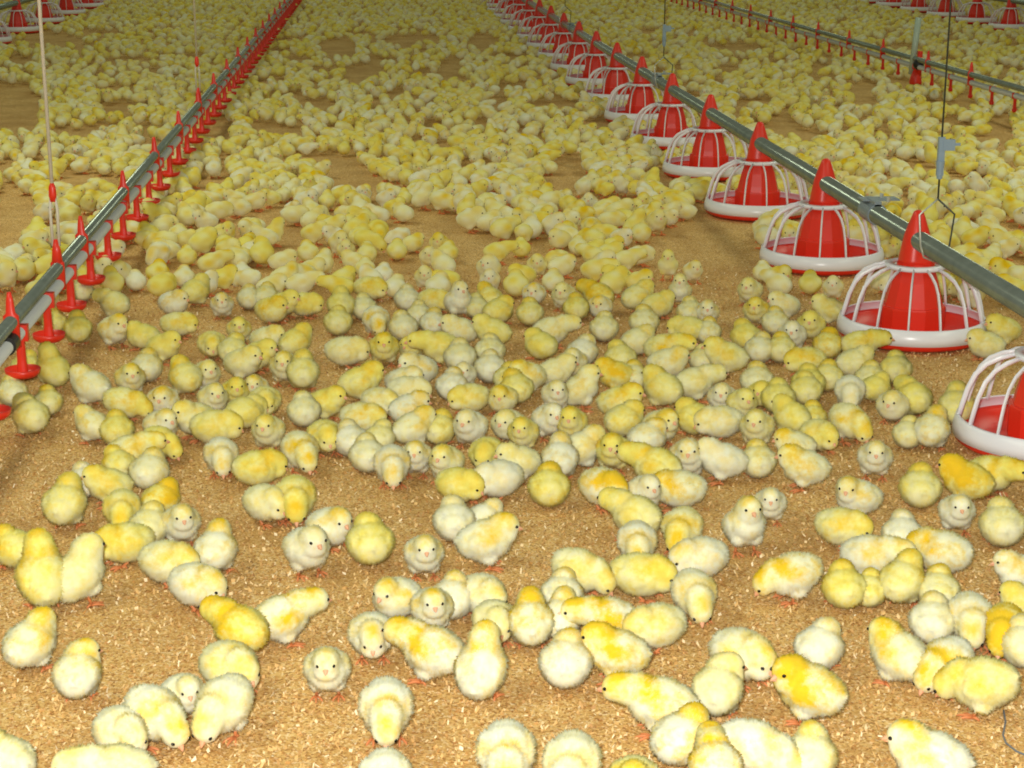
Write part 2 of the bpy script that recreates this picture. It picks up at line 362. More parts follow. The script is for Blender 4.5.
# ---------------------------------------------------------------- the flock: x y heading pose colour size | label
CHICKS = """
42 572 102 u y 1.25|yellow chick stretching up, facing away, just right of the left edge below mid-height
80 572 22 u c 1.15|pale chick craning up right, beak almost touching the huddle at left
31 641 35 s g 1.05|whitish chick with yellow shoulder, tail at the left edge, beside stretching yellow chick
77 672 85 T g 1.0|yellow chick facing away with head turned right, alone under the left-edge pair
2 762 140 r c 1.05|pale chick cut off by the bottom left corner
113 770 182 l c 1.1|pale chick facing left along the bottom edge, near the bottom left corner
122 733 312 h w 1.0|white chick tucking its head, lower left of the four-chick huddle at bottom left
154 712 322 p w 1.08|white chick with orange shoulder patch pecking right, middle of the bottom left huddle
184 694 310 r w 0.85|small white chick at the back of the bottom left huddle
224 703 222 p w 1.1|cream chick with yellow wing, pecking left, right end of the bottom left huddle
230 668 318 h c 1.1|white-backed chick with yellow neck, directly behind the left-pecking cream chick
238 626 152 l o 1.1|deep orange-yellow chick facing left, the strongest coloured at lower left
197 586 335 h w 1.08|round white chick facing lower right, touching the orange-yellow chick's head
284 615 10 l g 1.08|whitish chick with yellow neck facing right, right of the orange-yellow chick
327 668 268 s w 0.98|white chick staring at the camera, standing alone at lower left of centre
386 706 268 p w 1.08|white chick with yellow crown pecking toward camera, alone near bottom centre-left
372 636 266 h w 1.0|white chick with head sunk, looking down at camera, beside the yellow-headed leaner
430 648 163 l g 1.15|long cream chick with bright yellow head leaning left, bottom centre
482 664 68 u w 1.1|upright pale chick facing away, tail toward camera, bottom centre
432 607 276 s w 0.98|white chick facing camera in the white huddle above the yellow-headed leaner
396 598 205 r w 1.0|white chick on the left of the white huddle, above the yellow-headed leaner
453 598 60 r w 0.98|white chick mostly hidden at the back right of the white huddle
478 596 318 h w 1.0|white chick looking down right, just right of the white huddle
495 622 285 h c 0.95|pale chick with yellow collar behind the upright pale chick's head
506 752 270 p w 1.12|white chick pecking toward camera at bottom edge, just left of centre
385 778 270 p w 1.0|white chick whose back only just shows at bottom edge, left of centre
531 620 96 s g 1.05|orange-naped chick walking away, both orange legs showing, bottom centre
562 594 82 r w 0.95|white chick with yellow centre, behind the walking orange-naped chick
562 616 80 s w 0.95|white chick squeezed between walking chick and pale squatting chick
566 662 84 r w 1.08|pale round chick facing away, in front right of the walking orange-naped chick
606 617 186 l g 1.05|cream chick with orange-yellow patches facing left, back of the lower centre trio
616 651 178 s g 1.08|bright yellow-headed chick facing left, front of the lower centre trio
656 627 200 h c 1.05|buff chick with head tucked left, right of the lower centre trio
579 569 345 p c 1.08|cream chick bending to peck right, above the lower centre trio
641 576 350 h y 1.12|wide yellow-marked chick looking down right, just below the white chick with crown ring
700 559 198 h w 1.08|white round chick looking lower left, above the chick with yellow crown at centre right
694 592 298 p w 1.05|white chick bowing with yellow crown low right, lower centre right
657 700 176 l g 1.12|cream chick with yellow head lying along leftward, lower right of centre
718 687 82 T c 1.05|cream chick facing away, head behind, left of the long white chick
742 656 330 h w 1.15|long white chick facing lower right, beak to beak with the curled chick
683 738 30 r g 1.05|pale chick with orange side patch near bottom edge right of centre
715 762 110 l g 1.0|chick with bright orange nape at the bottom edge right of centre
756 747 346 p w 1.1|white chick facing right, eye showing, at bottom edge right of centre
810 756 80 r c 0.98|small pale chick facing away at bottom edge, right third
572 762 265 p w 1.08|white chick seen from above at the bottom edge, just right of centre
634 780 270 r y 0.9|yellow chick whose crown only just shows at bottom edge
809 688 168 t g 1.15|curled cream chick with yellow back, beak pointing left at long white chick
820 647 62 r w 1.0|whitish chick facing away, half hidden behind the curled cream chick
898 653 152 s g 1.1|round white chick with yellow head facing upper left, right lower foreground
946 661 218 p g 1.05|white chick with orange nape pecking lower left, between two round chicks at right
983 682 172 p y 1.15|large yellow-headed chick pecking left, nearest the grey wire at bottom right
933 621 88 r w 1.02|round white chick facing away in the middle of the lower right group
970 616 288 p w 1.05|white chick bowing with yellow crown toward camera, lower right group
938 590 90 r c 0.95|cream chick at the back of the lower right group
1004 626 262 p o 1.0|orange-patched chick with head down near the right edge
1024 645 120 r c 1.0|cream chick cut by the right edge, lower right
1020 572 190 s w 0.95|pale chick with eye showing, cut by the right edge above the yellow one
1024 604 180 r y 0.9|yellow chick cut by the right edge, between two pale chicks
793 573 188 p g 1.1|white-bodied chick with yellow head pecking left, alone at right of centre
844 587 110 r y 1.0|round plain yellow chick facing away, right of the white-bodied left pecker
870 590 80 r y 0.8|yellow chick peeking out behind the round plain yellow chick
903 579 55 s y 1.05|yellow-headed round chick facing away, front of the mid-right cluster
930 757 178 s w 1.15|whitish chick facing left at bottom edge, far right
30 414 118 l y 1.1|yellow chick leaning upper left beside the lowest red drinker cup
48 402 90 r y 0.9|plain yellow chick behind the one at the lowest red drinker cup
12 392 110 r c 0.95|pale chick at left edge just above the lowest red drinker cup
92 424 150 s c 0.95
117 430 80 r y 1.0
124 402 350 p y 1.05
163 401 272 r w 1.0|white chick facing camera, upper of two white-faced chicks left of centre
161 425 318 s w 1.0|bright white chick looking right, lower of two white-faced chicks left of centre
160 441 332 p y 0.95
131 450 4 l c 1.05|pale yellow chick facing right, dark eye showing, left of the bright white chick's feet
150 471 55 r c 1.05
118 464 120 r y 0.9
83 482 90 r w 0.9|white chick half hidden behind the big yellow one at left
65 502 62 s y 1.15|big lemon-yellow chick facing away up right, standing at left on bare litter
108 484 182 s y 0.98|buff chick with dark eye facing left toward the big lemon-yellow chick
122 508 268 p y 1.0|chick with yellow crown bowed to camera, middle of the left huddle
162 499 28 r o 0.92|orange-yellow chick at the back right of the left huddle
181 522 278 s w 1.0|white chick with yellow forehead facing camera, right end of the left huddle
150 526 70 r c 1.0
125 544 188 h y 1.08|yellow chick with pale wing, front of the left huddle, beside craning chick's beak
168 563 340 h c 1.1|pale yellow chick behind the round white one, left lower middle
216 548 68 s w 1.05|whitish chick facing away with tail down, right of the left huddle
13 548 150 r y 1.0|yellowish chick cut by the left edge at two thirds height
221 454 280 p w 1.0|white chick with yellow crown bowed to camera, left of the plump lemon chick
258 469 5 h y 1.08|plump lemon chick lying sideways facing right, left of centre
266 504 328 h c 1.05|cream chick bowing right, left partner of a touching pair left of centre
293 496 275 p y 1.12|yellow chick head down to camera, right partner of a touching pair left of centre
300 449 300 p c 1.08
325 437 290 h y 1.02
268 430 252 s c 1.0
265 402 280 h y 1.0
304 411 100 r c 1.02
327 402 342 s y 0.98|yellow chick with dark eye and orange beak facing right, behind cream one
307 547 312 s w 1.12|white chick standing with face turned right, front of a trio left of centre
331 527 332 r w 1.05|white chick with yellow shoulder, hidden middle of a trio left of centre
370 542 92 r y 1.15|tall yellow chick facing away, right end of a trio left of centre
424 553 278 s w 0.98|small white chick facing camera, alone on litter just left of centre
454 521 100 r w 1.05|white chick facing away, left of three near the centre
487 539 2 s w 1.15|fluffy white chick in profile facing right with orange beak, centre
486 518 20 r w 0.85|white chick peeking between its two neighbours near the centre
459 486 342 h y 1.02
446 461 235 s c 1.0
392 463 270 p w 1.05|white chick with yellow crown bowed to camera, front of the pale central crowd
416 456 266 s w 0.95|white chick with face to camera, right of the crowned one in the pale crowd
367 455 100 r c 1.02
350 440 120 r w 1.0
362 419 346 h c 1.05
380 438 60 r c 0.9
380 403 330 h c 1.0
410 409 10 r w 1.02
414 427 18 s c 1.05
440 429 60 r y 0.98
470 426 242 s w 1.05|white chick with dark beak facing lower left, right of the pale central crowd
470 399 192 h y 1.0
487 455 250 h y 1.02
498 480 200 h w 1.1|white chick looking lower left, above the fluffy profile chick
519 461 192 s c 1.0
508 425 250 r c 1.0
502 399 240 r c 0.95
549 487 96 r y 1.1|tall pale yellow chick facing away on the litter's edge, at centre
560 457 88 s w 1.08
523 432 252 s y 0.95
549 419 300 s w 1.02|white-faced chick looking right in the centre crowd, next to another white face
571 422 262 s y 1.0|yellow chick with a white face in the centre crowd
556 394 280 s w 0.95
583 447 22 s c 1.05
613 450 262 s y 1.05|yellow chick facing camera with dark eyes and orange shoulders, right of centre crowd
625 420 25 r y 1.05
648 438 30 r w 1.02
661 425 322 s c 1.02|cream chick looking right with open beak, right of centre
654 464 168 l y 1.15|long yellow chick facing left, just under the white round-backed chick
688 456 268 s w 1.08|white chick facing camera, hunched upright, right of the long yellow chick
722 459 180 s w 1.08|whitish chick facing left with bold dark eye, right of the hunched white chick
758 461 98 r c 1.0|cream chick facing away, right of the one with the bold dark eye
693 418 150 r y 1.05
720 423 192 h c 1.08
722 397 268 s w 0.95
757 426 250 s c 1.05
742 403 300 s y 0.98
620 401 356 s y 1.08|yellow chick facing right with open beak, right of centre in the crowd
662 387 150 s y 1.15|big yellow chick with tail down facing upper left, in the crowd right of centre
603 488 330 h g 1.12|cream chick with orange nape, head tucked, left of the crossing group right of centre
645 491 310 s w 0.95|white chick peering down right in the crossing group right of centre
634 513 160 l y 1.12|yellow chick slanting up left through the crossing group right of centre
679 490 182 h g 1.1|white chick with a yellow neck, right end of the crossing group
682 527 252 p c 1.05|cream chick with head bowed, ringed white back, right of centre
637 541 275 p w 1.0|white chick with yellow crown ring, head bowed to camera, right of centre
745 524 308 u w 1.08|white upright chick looking right, left of a small white chick at right
770 503 272 s w 0.88|small white chick facing camera, behind the upright white chick at right
762 394 260 r y 0.9
804 466 182 s g 1.08|white chick with yellow shoulder facing left, orange beak, right of centre
794 446 178 r c 0.95
819 436 328 h y 1.0
791 416 150 s y 1.05
812 418 80 r y 0.9
849 420 330 p c 1.1|pale yellow chick bowing to lower right, alone left of the feeder group
875 457 270 s w 1.0|white chick facing camera, alone on litter left of the nearest feeder
857 496 192 t w 1.02|white chick facing left, alone on litter at right, below the camera-facing one
920 488 100 r y 1.1|plain yellow chick facing away, alone left of the pair beside the nearest feeder
957 511 292 s w 0.95|cream-white chick facing camera, below the yellow pair beside the nearest feeder
966 479 172 s o 1.12|rich yellow chick with dark eye facing left, under the nearest feeder's rim
993 472 345 l y 1.08|yellow chick behind the rich yellow one, right under the nearest feeder
1002 525 98 r c 1.12|cream chick facing away at right, below the nearest feeder
842 528 350 h y 1.05|pale yellow chick facing right with low head, left of the mid-right cluster
872 554 350 l w 1.1|white chick facing right with an eye and yellow neck, in the mid-right cluster
902 534 85 r w 0.98|white chick at the back of the mid-right cluster
941 553 168 h g 1.15|white chick with a strong orange band behind its head, mid-right cluster
893 406 262 r c 1.02
913 396 130 l y 1.1
928 428 62 s c 1.08
908 434 90 r c 0.9
957 405 92 s y 1.15|tall yellow chick facing away, touching the left rim of the nearest feeder
778 398 90 r y 1.05
806 390 100 r y 1.02
850 390 270 p w 1.0
876 388 30 r y 0.9
26 366 60 r y 0.9
52 367 132 u y 1.08|yellow chick reaching up to the second lowest drinker cup at left
90 385 150 s c 1.12|pale yellow chick facing upper left, behind the one reaching the drinker cup
78 328 92 s y 1.05
55 322 90 r y 0.9
114 329 318 s c 1.1
113 302 150 l y 1.05
112 281 105 s y 1.1
136 281 90 r w 0.92
82 291 90 r c 0.9
142 336 170 r y 1.0
178 325 352 h y 1.0
164 346 335 s y 1.02
130 378 285 s c 1.02
147 367 70 r c 1.05
185 376 130 s y 1.1
206 374 300 s c 0.98
212 345 280 h y 1.0
239 329 270 s y 0.92
243 362 335 s c 1.08
233 350 60 r y 1.0
174 303 335 r w 1.02
196 290 32 s y 1.08
222 304 266 s w 0.92|small white chick facing camera, alone in the left crowd's gap
158 272 60 r o 1.05
213 261 12 l y 1.08
242 273 90 r w 0.95
187 256 80 r y 0.95
184 277 90 r c 0.98
249 298 90 r c 0.95
195 418 200 s c 1.08
215 428 352 h y 1.12
246 413 25 h y 1.05
213 398 300 s c 0.98
236 391 280 s y 0.95
255 388 260 s w 0.9
283 261 5 r c 1.05
308 252 100 r y 1.05
323 262 60 s c 1.05
346 249 270 s c 0.95
312 269 0 r c 1.0
272 286 8 r c 1.05
302 282 5 l c 1.05
272 310 335 r y 1.1
284 303 340 s y 1.0
305 305 352 h y 1.02
258 297 60 r c 1.0
397 250 92 r y 1.0
429 256 270 s c 1.0
448 252 80 r y 1.0
413 243 20 r y 0.95
498 250 5 l y 1.02
365 268 90 r c 0.95
383 274 80 r w 0.95
370 289 342 h y 1.05
339 285 178 l y 1.0
395 287 60 r c 1.0
407 299 95 r w 1.0
341 304 90 s y 1.12
338 322 92 r y 1.05
364 308 90 r c 0.98
376 319 282 p w 1.05
425 276 265 s c 1.02
445 280 182 h y 1.0
490 279 262 s w 0.98
434 301 340 h y 1.02
459 300 300 u w 1.08
476 307 90 r c 0.92
489 297 135 s y 1.0
499 311 30 r y 1.05
403 327 110 r c 1.05
419 315 90 r c 0.95
433 323 85 r w 0.98
460 330 184 s c 1.05
346 352 356 h c 1.12|cream chick lying sideways facing right, alone left of centre mid-height
384 347 266 s y 1.08|yellow-green chick facing camera, right of the sideways cream chick
411 348 250 r y 0.9
438 345 188 l y 1.15
460 357 95 r c 1.1
492 331 172 s y 1.08
490 351 80 r c 1.05
490 368 92 r w 1.05
508 379 80 r y 0.95
361 381 6 s y 1.12|yellow chick facing right on visible legs, below the sideways cream chick
418 369 205 s w 1.1
405 382 350 r w 1.02
408 392 350 h c 1.05
452 386 80 r w 1.02
464 374 262 s w 0.85
296 341 30 s y 1.05
268 340 340 r c 1.05
285 366 262 s c 1.05
303 371 82 s y 1.12
259 354 342 s y 1.0
521 248 90 r y 0.95
537 264 270 s c 1.02
522 275 200 r y 1.05
553 281 90 r c 1.0
562 266 12 r c 1.05
597 268 352 l y 1.1
627 258 10 l y 1.0
594 250 20 r y 1.0
578 246 90 r c 0.95
612 246 10 r y 0.95
534 294 270 r w 0.95
530 313 95 r y 1.02
564 295 250 s c 1.02
576 308 90 r y 1.0
597 294 150 l o 1.12|orange-yellow chick slanting down right with face at upper left, above centre
600 307 262 r w 0.95
604 328 95 r c 1.05|plain pale chick facing away in the gap above centre
668 264 268 u y 1.0|upright yellowish chick facing camera, alone on bare litter above centre right
693 270 300 s c 0.95|cream chick behind right of the upright one on bare litter
680 290 262 u c 0.95|cream chick facing camera below the upright one on bare litter
638 296 22 s y 1.1|yellow chick looking right with dark beak, edge of the bare litter patch
659 305 10 r y 1.05
644 322 95 r c 1.1
639 341 20 r c 1.05
690 312 90 r c 1.02
707 312 268 s w 0.95|white chick facing camera at the edge of the bare litter patch
688 330 172 h y 1.05
708 332 90 r c 0.95
666 347 352 l y 1.12
669 363 2 r c 1.1
726 356 178 s y 1.15|large yellow chick with head bowed left and tail pointing down, right of centre
702 360 90 r c 0.92
696 381 14 l c 1.1
553 329 5 l c 1.1
583 352 60 r w 1.05
573 362 255 s w 1.0
540 345 150 r y 1.05
620 358 120 r y 1.05
616 374 184 s o 1.02
556 371 5 s c 1.02|white chick with dark open beak facing right, in the centre crowd
582 388 2 u c 1.05|slim yellowish chick upright in profile facing right, centre crowd
522 375 200 s c 1.02
516 388 120 r y 1.05
634 377 90 r c 0.95
750 290 250 s c 1.02
756 310 262 s y 1.02
763 272 90 r c 0.95
745 336 120 r y 1.05
760 349 80 r c 1.02
757 381 92 r c 1.08
780 276 330 r y 1.08
810 283 100 r y 1.02
833 286 265 s c 0.98
784 305 200 s c 1.02
829 309 180 s y 1.02
811 325 262 s y 1.08
792 335 264 s w 1.05
775 322 90 r c 1.0
781 349 90 r y 1.02
828 345 80 r o 1.05
862 343 2 l y 1.08
856 363 15 r c 1.08
870 379 90 r c 1.02
896 369 85 r y 1.05|yellow chick under the front rim of the second nearest feeder
806 362 192 h y 1.05
808 384 95 r y 1.08
828 377 90 r y 0.98
1003 329 200 s y 1.05
985 345 180 r c 1.05
983 260 170 h y 1.1
"""
def ground_heading(phi, px):
    a = math.radians(phi); g = math.atan2(math.sin(a)/.55, math.cos(a))
    return g - YAW - math.atan((px-512)/F)
rows = []
for ln in CHICKS.strip().splitlines():
    d, _, lab = ln.partition('|'); x, y, phi, p, c, s = d.split()
    rows.append((float(x), float(y), float(phi), p, c, float(s), lab.strip()))
rows.sort(key=lambda r: -r[1])
TINT = {'w': (.14, .85), 'c': (.46, .85), 'y': (.82, .95), 'o': (1.0, 1.75), 'g': (.30, 1.4)}
def facing(phi):
    phi %= 360
    return ['facing right', 'facing away to the right', 'facing away', 'facing away to the left', 'facing left', 'facing lower left', 'facing the camera', 'facing lower right'][int(((phi+22.5) % 360)//45)]
placed = []; extra = []
for i, (x, y, phi, p, c, s, lab) in enumerate(rows):
    zc = .034 if POSES[p.lower()][5] else (.048 if p == 'u' else .043)
    sc = s*.93; g = at(x, y, zc*sc)
    # keep bodies from sinking into one another: nudge away from earlier neighbours
    q = Vector((g.x, g.y))
    for _ in range(6):
        for (ox, oy, osc) in placed[-60:]:
            d = q - Vector((ox, oy)); m = .047*(sc+osc)/2
            if 1e-6 < d.length < m: q += d.normalized()*(m-d.length)*.55
    placed.append((q.x, q.y, sc))
    pp = 'R' if p == 'r' and random.random() < .5 else p
    if i >= 300: extra.append((q.x, q.y, ground_heading(phi, x), pp.lower(), c, sc)); continue
    t, k = TINT[c]; col = (min(1, max(0, t + random.uniform(-.12, .12))), k*(random.uniform(.95, 1.25) if c == 'o' or any(w_ in lab for w_ in ('crown', 'nape', 'patch', 'neck', 'shoulder', 'forehead', 'headed', 'yellow head', 'band')) else random.uniform(.45, 1.5)), random.random(), 1)
    o = place_chick(pp, (q.x, q.y, 0), ground_heading(phi, x) + random.uniform(-.06, .06), sc, col)
    if not lab:
        word = {'w': 'whitish', 'c': 'pale yellow', 'y': 'yellow', 'o': 'deep yellow', 'g': 'yellow-headed'}[c]
        post = {'h': 'low ', 'r': 'squatting ', 'u': 'upright ', 'l': 'stretching ', 'p': 'pecking '}.get(p, '')
        px, py = project([(q.x, q.y, zc*sc)]); 
        lab = f'{post}{word} chick {facing(phi)}, {px[0]/10.24:.0f} percent across and {py[0]/7.68:.0f} percent down'
    tag(o, lab, 'chick', 'yellow chicks on the litter')
# ---------------------------------------------------------------- feeders
RIBS = 14
def rib_shape(k, n=8, sm=True):
    w = 2*math.pi*(k+.5)/RIBS; pr = [(.1625, .050), (.157, .075), (.149, .105), (.137, .133), (.119, .153), (.095, .166), (.066, .175)]
    if not sm: pr = pr[::2]
    er = Vector((math.cos(w), math.sin(w), 0)); et = Vector((-math.sin(w), math.cos(w), 0)); v, f = [], []
    for i, (r, z) in enumerate(pr):
        a = pr[max(0, i-1)]; b = pr[min(len(pr)-1, i+1)]; t = (er*(b[0]-a[0]) + Vector((0, 0, b[1]-a[1]))).normalized(); nn = t.cross(et)
        wr = .0052 if i < len(pr)-1 else .004
        for q in range(n):
            u = 2*math.pi*q/n; v.append(er*r + Vector((0, 0, z)) + et*.0024*math.cos(u) + nn*wr*math.sin(u))
    for i in range(len(pr)-1):
        for q in range(n): f.append([i*n+q, i*n+(q+1) % n, (i+1)*n+(q+1) % n, (i+1)*n+q])
    f.append(list(range(n))[::-1]); f.append([(len(pr)-1)*n+q for q in range(n)])
    return v, f
PIPE_Z = .235
ring = lathe([(.1735, .020), (.1725, .036), (.1680, .0535), (.1640, .0555), (.1600, .0550), (.1610, .0525), (.1655, .0500), (.1690, .034), (.1700, .020)], 64, True)
collar = lathe([(.0700, .170), (.0700, .1785), (.0650, .1805), (.0520, .1800), (.0520, .1745), (.0640, .1735), (.0660, .170)], 40, True)
grill_me = pydata('grill', *join([ring, collar]), M['white'])
rib_mes = [pydata('rib', *rib_shape(k), M['white']) for k in range(RIBS)]
grill_far = pydata('grill', *join([ring, collar] + [rib_shape(k, 6, False) for k in range(RIBS)]), M['white'])
def wavy(prof, n=72):
    v, f = lathe(prof, n)
    for i, (r, z) in enumerate(prof):
        if r > .15 and z < .03:
            for k in range(n): v[i*n+k] *= 1 + .006*math.sin(k*2*math.pi*9/n); v[i*n+k].z = z
    return v, f
pan_me = pydata('pan', *wavy([(.0005, .030), (.040, .029), (.075, .016), (.11, .010), (.140, .014), (.158, .030), (.163, .036), (.1665, .034), (.1690, .019), (.166, .010), (.150, .003), (.10, .0015), (.0005, .0015)]), M['red'])
cone_me = pydata('feed_cone', *lathe([(.074, .022), (.0745, .078), (.0735, .0815), (.0675, .082), (.0640, .100), (.054, .140), (.043, .172), (.043, .182), (.001, .183)], 12), M['red'], False)
hood_v, hood_f = loft([(0, 0, .176, .040, .038), (0, 0, .190, .038, .036), (0, 0, .215, .034, .033), (0, 0, .245, .0285, .028), (0, 0, .268, .021, .022), (0, 0, .288, .0145, .015), (0, 0, .299, .0105, .011), (0, 0, .303, .005, .005)], 24)
hood_me = pydata('hood', hood_v, hood_f, M['red'])
rib_fin = join([box((0, s*.036, .235), (.006, .004, .085)) for s in (-1, 1)])
feeder_proto = {}
def feeder(x, y, label, group, near=True):
    key = near
    if key not in feeder_proto:
        root = empty('pan_feeder'); link('pan', pan_me, root)
        if near:
            g = link('grill', grill_me, root)
            for r in rib_mes: link('rib', r, g)
        else: link('grill', grill_far, root)
        link('feed_cone', cone_me, root); link('hood', hood_me, root)
        feeder_proto[key] = root; r = root
    else:
        src = feeder_proto[key]; r = src.copy(); COL.objects.link(r)
        for ch in list(src.children):
            c = ch.copy(); COL.objects.link(c); c.parent = r
            for g in list(ch.children):
                d = g.copy(); COL.objects.link(d); d.parent = c
    r.location = (x, y, 0); r.rotation_euler = (0, 0, random.uniform(-.2, .2)); tag(r, label, 'feeder', group)
    return r
FEEDERS = []
pA = at(911, 338); XR = pA.x; YA = pA.y
step_r = .000666*(CAM_H-.30)*F/math.cos(P)**2
ORD = ['nearest', 'second nearest', 'third', 'fourth', 'fifth', 'sixth', 'seventh', 'eighth', 'ninth', 'tenth', 'eleventh', 'twelfth', 'thirteenth', 'fourteenth', 'fifteenth', 'sixteenth', 'seventeenth', 'eighteenth', 'nineteenth', 'twentieth', 'twenty-first']
for k in range(-1, 18):
    n = k+1
    lab = 'red and white pan feeder cut by the right edge, nearest under the thick feed pipe' if n == 0 else \
          'red and white pan feeder under a wire hanger, second nearest on the thick feed pipe' if n == 1 else \
          f'red and white pan feeder, {ORD[n]} from the near end of the thick feed pipe'
    FEEDERS.append((XR, YA + step_r*k)); feeder(XR, YA + step_r*k, lab, 'pan feeders under the thick feed pipe', n < 9)
# far right feeder line (top right corner) and far left one (top left corner)
bR = [at(1011, 30), at(979, 24.5), at(946.5, 17.5)]; XRR = sum(b.x for b in bR)/3; YRR = bR[0].y; sRR = (bR[2].y-bR[0].y)/2
for k in range(-1, 7):
    lab = f'small pan feeder at the top right corner, {ORD[k+1]} from the right edge' if k >= 0 else 'distant pan feeder just beyond the right edge, top right line'
    if k < 0: continue
    lab = f'distant pan feeder in the top right corner, {["rightmost", "second", "third", "fourth", "fifth", "sixth", "seventh"][k]} from the right edge'
    FEEDERS.append((XRR, YRR + sRR*k)); feeder(XRR, YRR + sRR*k, lab, 'pan feeders in the top right corner', False)
bL = [at(-11, 44), at(17, 33), at(45, 23.5)]; XLL = sum(b.x for b in bL)/3; YLL = bL[0].y; sLL = (bL[2].y-bL[0].y)/2
for k in range(0, 6):
    lab = f'distant pan feeder in the top left corner, {["cut by the left edge", "second from the left edge", "third from the left edge", "fourth from the left edge", "fifth from the left edge", "sixth from the left edge"][k]}'
    FEEDERS.append((XLL, YLL + sLL*k)); feeder(XLL, YLL + sLL*k, lab, 'pan feeders in the top left corner', False)
# feed pipes with their joint clamps
def feed_pipe(X, y0, y1, label, clamps):
    root = empty('feed_pipe', (X, y0, 0))
    link('pipe', pydata('pipe', *tube([(0, 0, PIPE_Z), (0, (y1-y0)*.5, PIPE_Z), (0, y1-y0, PIPE_Z)], .0222, 28), M['pipe']), root)
    for yc in clamps:
        sh = join([tube([(0, yc-y0-.045, PIPE_Z), (0, yc-y0+.045, PIPE_Z)], .0262, 24), box((.020, yc-y0+.02, PIPE_Z+.030), (.095, .052, .0035)), box((.0, yc-y0, PIPE_Z+.027), (.018, .09, .012))])
        cl = link('joint_clamp', pydata('joint_clamp', *sh, M['grey'], False), root)
        for q_ in (-.03, .03): link('bolt', pydata('bolt', *tube([(.030, yc-y0+q_, PIPE_Z+.03), (.030, yc-y0+q_, PIPE_Z+.042)], .005, 6), M['wire'], False), cl)
    return tag(root, label, 'pipe')
cA = at(870, 212, PIPE_Z).y
feed_pipe(XR, YA - step_r*3.2, YA + step_r*18.5, 'thick grey-green steel feed pipe running away along the right line of feeders', [cA + 4*step_r*k for k in range(0, 5)])
feed_pipe(XRR, YRR - sRR*1.6, YRR + sRR*8, 'distant grey feed pipe above the pans in the top right corner', [])
feed_pipe(XLL, YLL - sLL*1.2, YLL + sLL*8, 'distant grey feed pipe above the pans in the top left corner', [])
# ---------------------------------------------------------------- drinker lines
CUP_Z, WATER_Z, STEEL_Z = .052, .146, .184
def cup_shape():
    return join([lathe([(.0005, .0), (.026, .001), (.034, .008), (.036, .018), (.034, .0185), (.031, .010), (.020, .006), (.0005, .006)], 24)])
cup_me = pydata('drip_cup', *cup_shape(), M['red'])
small_cup_me = pydata('drip_cup', *lathe([(.0005, .0), (.010, .001), (.014, .008), (.015, .020), (.013, .020), (.011, .008), (.0005, .006)], 16), M['red'])
stem_me = pydata('nipple_drinker', *join([box((0, 0, -.001), (.034, .017, .034)), box((.0, 0, -.020), (.016, .014, .016)), loft([(0, 0, -.088, .0125, .009), (0, 0, -.06, .0095, .007), (0, 0, -.024, .009, .007)], 12)]), M['red'], False)
clip_me = pydata('hanger_clip', *join([loft([(0, 0, .134, .0160, .008), (0, 0, .196, .0158, .008), (0, 0, .202, .0095, .007), (0, 0, .226, .0075, .005), (0, 0, .244, .004, .003)], 14)]), M['red'])
def drinker_line(X, y0, y1, nips, clips, label, cup=None):
    root = empty('drinker_line', (X, y0, 0))
    link('support_pipe', pydata('support_pipe', *tube([(0, 0, STEEL_Z), (0, (y1-y0)/2, STEEL_Z), (0, y1-y0, STEEL_Z)], .0135, 20), M['pipe']), root)
    link('water_pipe', pydata('water_pipe', *tube([(0, 0, WATER_Z), (0, (y1-y0)/2, WATER_Z), (0, y1-y0, WATER_Z)], .0130, 16), M['pvc']), root)
    for i, y in enumerate(nips):
        st = link('nipple_drinker', stem_me, root, (0, y-y0, WATER_Z)); st.scale = (.8,)*3 if cup else (1,)*3; link('drip_cup', cup or cup_me, st, (0, 0, CUP_Z-WATER_Z))
    for y in clips: link('hanger_clip', clip_me, root, (0, y-y0, 0))
    return tag(root, label, 'drinker')
cups = [at(26, 372, CUP_Z+.01), at(51.4, 337, CUP_Z+.01), at(71.6, 304, CUP_Z+.01), at(88, 280, CUP_Z+.01)]
XD = sum(c.x for c in cups)/4; sD = (cups[3].y-cups[0].y)/3; yD = cups[0].y
nips = [yD + sD*k for k in range(-3, 52)]
clipL = [at(4, 322, STEEL_Z).y, at(49, 268, STEEL_Z).y, at(76, 240, STEEL_Z).y]; cs = sD*2.5
clips = clipL + [clipL[2] + cs*k for k in range(1, 20)]
dl = drinker_line(XD, yD - sD*3.6, yD + sD*52.5, nips, clips, 'grey drinker pipe with red drinker cups running away along the left side')
yk = at(17, 338, .16).y - (yD - sD*3.6)
link('coupling', pydata('coupling', *tube([(0, yk-.022, WATER_Z+.002), (0, yk+.022, WATER_Z+.002)], .0185, 18), M['black'], False), dl)
# far right drinker line
hp = [at(793, 25, STEEL_Z), at(849, 42, STEEL_Z), at(928, 63, STEEL_Z), at(1020, 84, STEEL_Z)]; XF = sum(h.x for h in hp)/4
yF = lambda px: float(np.interp(px, *zip(*sorted([(float(project([(XF, y, STEEL_Z)])[0][0]), y) for y in np.linspace(3, 40, 1500)]))))
yf0 = yF(1150)
nf = [yF(1016) + sD*k for k in range(-3, 45)]
cf = [yF(x) for x in (1085, 971, 928, 883, 849, 818, 793)]; st_ = cf[-1]-cf[-2]; cf += [cf[-1] + st_*k for k in range(1, 8)]
dr = drinker_line(XF, yf0, yF(1016) + sD*46, nf, cf, 'far drinker line with red clips and upright pressure tube, upper right', small_cup_me)
ys = yF(914) - yf0
link('pressure_tube', pydata('pressure_tube', *tube([(-.010, ys, .10), (.012, ys, .40)], .0165, 16), M['tube']), dr)
